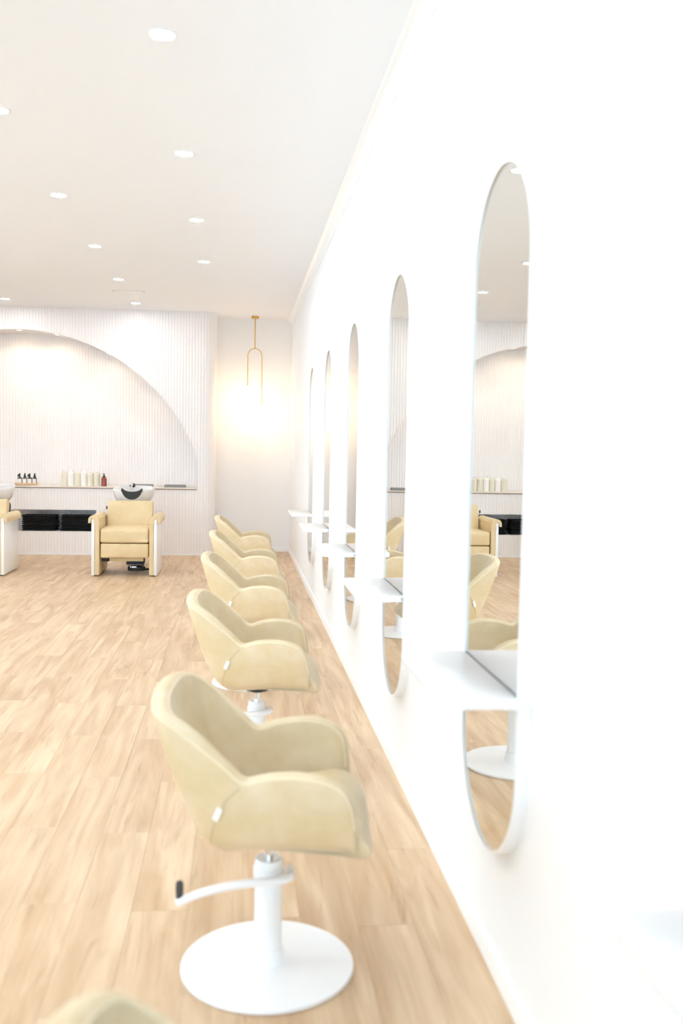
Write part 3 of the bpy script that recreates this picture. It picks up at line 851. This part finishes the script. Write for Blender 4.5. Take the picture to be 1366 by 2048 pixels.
u1 = copy_tree(u0); u1.location = (-3.735, 11.18, 0); tag(u1, 'sand leather shampoo chair with white basin, cut off at the left edge', 'shampoo chair', 'shampoo chairs along the arch wall')

# ------------------------------------------------------------------ things on the ledge
YS = YF+0.12
NUM = ['first', 'second', 'third', 'fourth', 'fifth', 'sixth', 'seventh', 'eighth', 'ninth']
def pump_bottle(x, col, lab, r=0.042, h=0.185):
    t = thing('pump_bottle', lab, 'bottle', (x, YS, ZL), 0, 'tall pump bottles on the ledge')
    MB().lathe([(0,0),(r-0.004,0),(r,0.004),(r,h-0.012),(r-0.006,h-0.003),(r-0.014,h),(0.015,h+0.002),(0.015,h+0.012),(0,h+0.012)], 28).build('body', col, t)
    MB().lathe([(0.0,h+0.010),(0.018,h+0.010),(0.018,h+0.024),(0.008,h+0.026),(0.005,h+0.045),(0,h+0.045)], 16).build('pump_collar', M_wbot, t)
    MB().tube([(0.006,0,h+0.045),(-0.012,-0.01,h+0.047),(-0.03,-0.022,h+0.043)], 0.005, 8).build('pump_nozzle', M_wbot, t)
    L_ = MB(); n = 9
    pv = []
    for i in range(n):
        a = math.radians(-90-50+100*i/(n-1)); pv += [((r+0.0006)*math.cos(a), (r+0.0006)*math.sin(a), 0.03), ((r+0.0006)*math.cos(a), (r+0.0006)*math.sin(a), h-0.03)]
    L_.add(pv, [(2*i, 2*i+2, 2*i+3, 2*i+1) for i in range(n-1)]).build('label', M_label if col is M_wbot else M_cream, t)
    return t
XB = [-3.113, -3.021, -2.937, -2.85, -2.763, -2.676]
for i, x in enumerate(XB):
    w = i in (1, 3)
    if w: lab = ('white pump bottle between the first two cream ones on the ledge', 'white pump bottle nearer the amber bottle on the ledge')[i == 3]
    else: lab = {0: 'leftmost cream pump bottle in the row on the ledge', 2: 'cream pump bottle between the two white ones on the ledge',
                 4: 'cream pump bottle right of the second white one on the ledge', 5: 'cream pump bottle beside the amber bottle on the ledge'}[i]
    pump_bottle(x, M_wbot if w else M_cream, lab)
t = thing('amber_bottle', 'amber glass bottle with black pump top at the end of the ledge row', 'bottle', (-2.578, YS-0.01, ZL))
MB().lathe([(0,0),(0.033,0),(0.037,0.004),(0.037,0.10),(0.033,0.116),(0.022,0.126),(0.014,0.13),(0,0.13)], 28).build('body', M_amber, t)
MB().lathe([(0,0.128),(0.017,0.128),(0.017,0.143),(0.007,0.147),(0.006,0.165),(0.011,0.167),(0.011,0.175),(0,0.176)], 16).build('pump_top', M_black, t)
MB().tube([(0,0,0.172),(-0.018,-0.012,0.170)], 0.004, 8).build('nozzle', M_black, t)
# tray with four little bottles
t = thing('wooden_tray', 'small blond wooden tray on the ledge carrying four dark bottles', 'tray', (-3.617, YS, ZL))
MB().lathe([(0,0.004),(0.140,0.004),(0.152,0.010),(0.158,0.034),(0.150,0.034),(0.145,0.018),(0,0.018)], 40, sy=0.55).build('tray_body', M_tray, t, 40)
MB().lathe([(0,0),(0.12,0),(0.12,0.005),(0,0.005)], 40, sy=0.5).build('tray_foot', M_tray, t)
SB = [(-3.703, 0, 'leftmost small dark bottle with square black cap on the tray'), (-3.637, 1, 'second small dark bottle from the left, with black dropper, on the tray'),
      (-3.570, 0, 'third small dark bottle from the left, with square black cap, on the tray'), (-3.507, 1, 'rightmost small dark bottle with black dropper on the tray')]
for x, kd, lab in SB:
    b = thing('small_bottle', lab, 'bottle', (x, YS, ZL+0.018), 0, 'small dark bottles on the wooden tray')
    w = 0.029 if kd == 0 else 0.026
    MB().rbox(-w, w, -0.02, 0.02, 0, 0.088, 0.005, 2).build('body', M_dark, b)
    MB().box(-w+0.004, w-0.004, -0.0208, -0.0200, 0.004, 0.070).build('label', M_label, b)
    MB().lathe([(0,0.086),(0.011,0.086),(0.011,0.096),(0,0.096)], 14).build('neck', M_black, b)
    if kd == 0:
        MB().rbox(-0.028, 0.006, -0.016, 0.016, 0.095, 0.132, 0.003, 2).build('cap', M_black, b)
        MB().lathe([(0,0.13),(0.008,0.13),(0.008,0.146),(0,0.146)], 12).build('cap_knob', M_black, b)
    else:
        MB().lathe([(0,0.094),(0.019,0.094),(0.017,0.112),(0.010,0.116),(0.010,0.136),(0.006,0.146),(0,0.147)], 14).build('dropper_cap', M_black, b)
# two grey rolled cloths
for x0, x1, lab in ((-2.175, -1.909, 'slim grey folded cloth on the ledge above the shampoo basin'), (-1.758, -1.465, 'slim grey folded cloth at the right end of the ledge')):
    t = thing('folded_cloth', lab, 'cloth', ((x0+x1)/2, YS-0.04, ZL), 0, 'grey cloths on the ledge')
    w = (x1-x0)/2
    MB().rbox(-w, w, -0.07, 0.07, 0.0, 0.018, 0.008, 3, puff=(0, 0, 0.001)).build('lower_fold', M_greyt, t, 60)
    MB().rbox(-w+0.004, w-0.006, -0.067, 0.068, 0.018, 0.036, 0.008, 3, puff=(0, 0, 0.001)).build('upper_fold', M_greyt, t, 60)

# ------------------------------------------------------------------ black towels in the low niche
def towel_mesh(seed):
    rnd = random.Random(seed)
    w, dpt, h = 0.222, 0.13, 0.0250
    b = MB(); N = 16; prof = []
    for j in range(12):
        a = 2*PI*j/12
        prof.append((math.copysign(abs(math.cos(a))**0.5, math.cos(a))*dpt, math.copysign(abs(math.sin(a))**0.6, math.sin(a))*h/2))
    ph = rnd.random()*6
    for i in range(N+1):
        u = -1+2*i/N
        for y, z in prof:
            e = 0.012*math.sin(ph+z*180+y*9) + rnd.uniform(-0.005, 0.005)
            k = 1.0 if abs(u) < 0.97 else 0.72
            b.v.append((u*(w + (e if abs(u) > 0.9 else 0)), y + rnd.uniform(-0.002, 0.002), h/2 + z*k + 0.0004*math.sin(u*5+ph)))
    m_ = len(prof)
    for i in range(N):
        for j in range(m_): b.f.append((i*m_+j, i*m_+(j+1) % m_, (i+1)*m_+(j+1) % m_, (i+1)*m_+j))
    b.f.append(tuple(range(m_))); b.f.append(tuple(N*m_+j for j in range(m_))[::-1])
    me = b.mesh('folded_towel', 60); me.materials.append(M_towel); return me
tms = [towel_mesh(s) for s in range(5)]
ONT = ['topmost', 'second from the top', 'third from the top', 'fourth from the top', 'fifth from the top', 'sixth from the top', 'seventh from the top', 'bottom one']
for si, (cx_, nm) in enumerate(((-3.434, 'left'), (-2.922, 'right'))):
    for k in range(8):
        o = bpy.data.objects.new('folded_towel', tms[(k*2+si) % 5]); C.objects.link(o)
        o.location = (cx_ + random.uniform(-0.006, 0.006), YF+0.155+random.uniform(-0.004, 0.004), NZ0 + 0.0006 + k*0.0270)
        o.rotation_euler = (0, 0, random.uniform(-0.01, 0.01))
        tag(o, 'folded black towel, %s of the %s stack in the low wall niche' % (ONT[7-k], nm), 'towel', 'black towels in the wall niche')
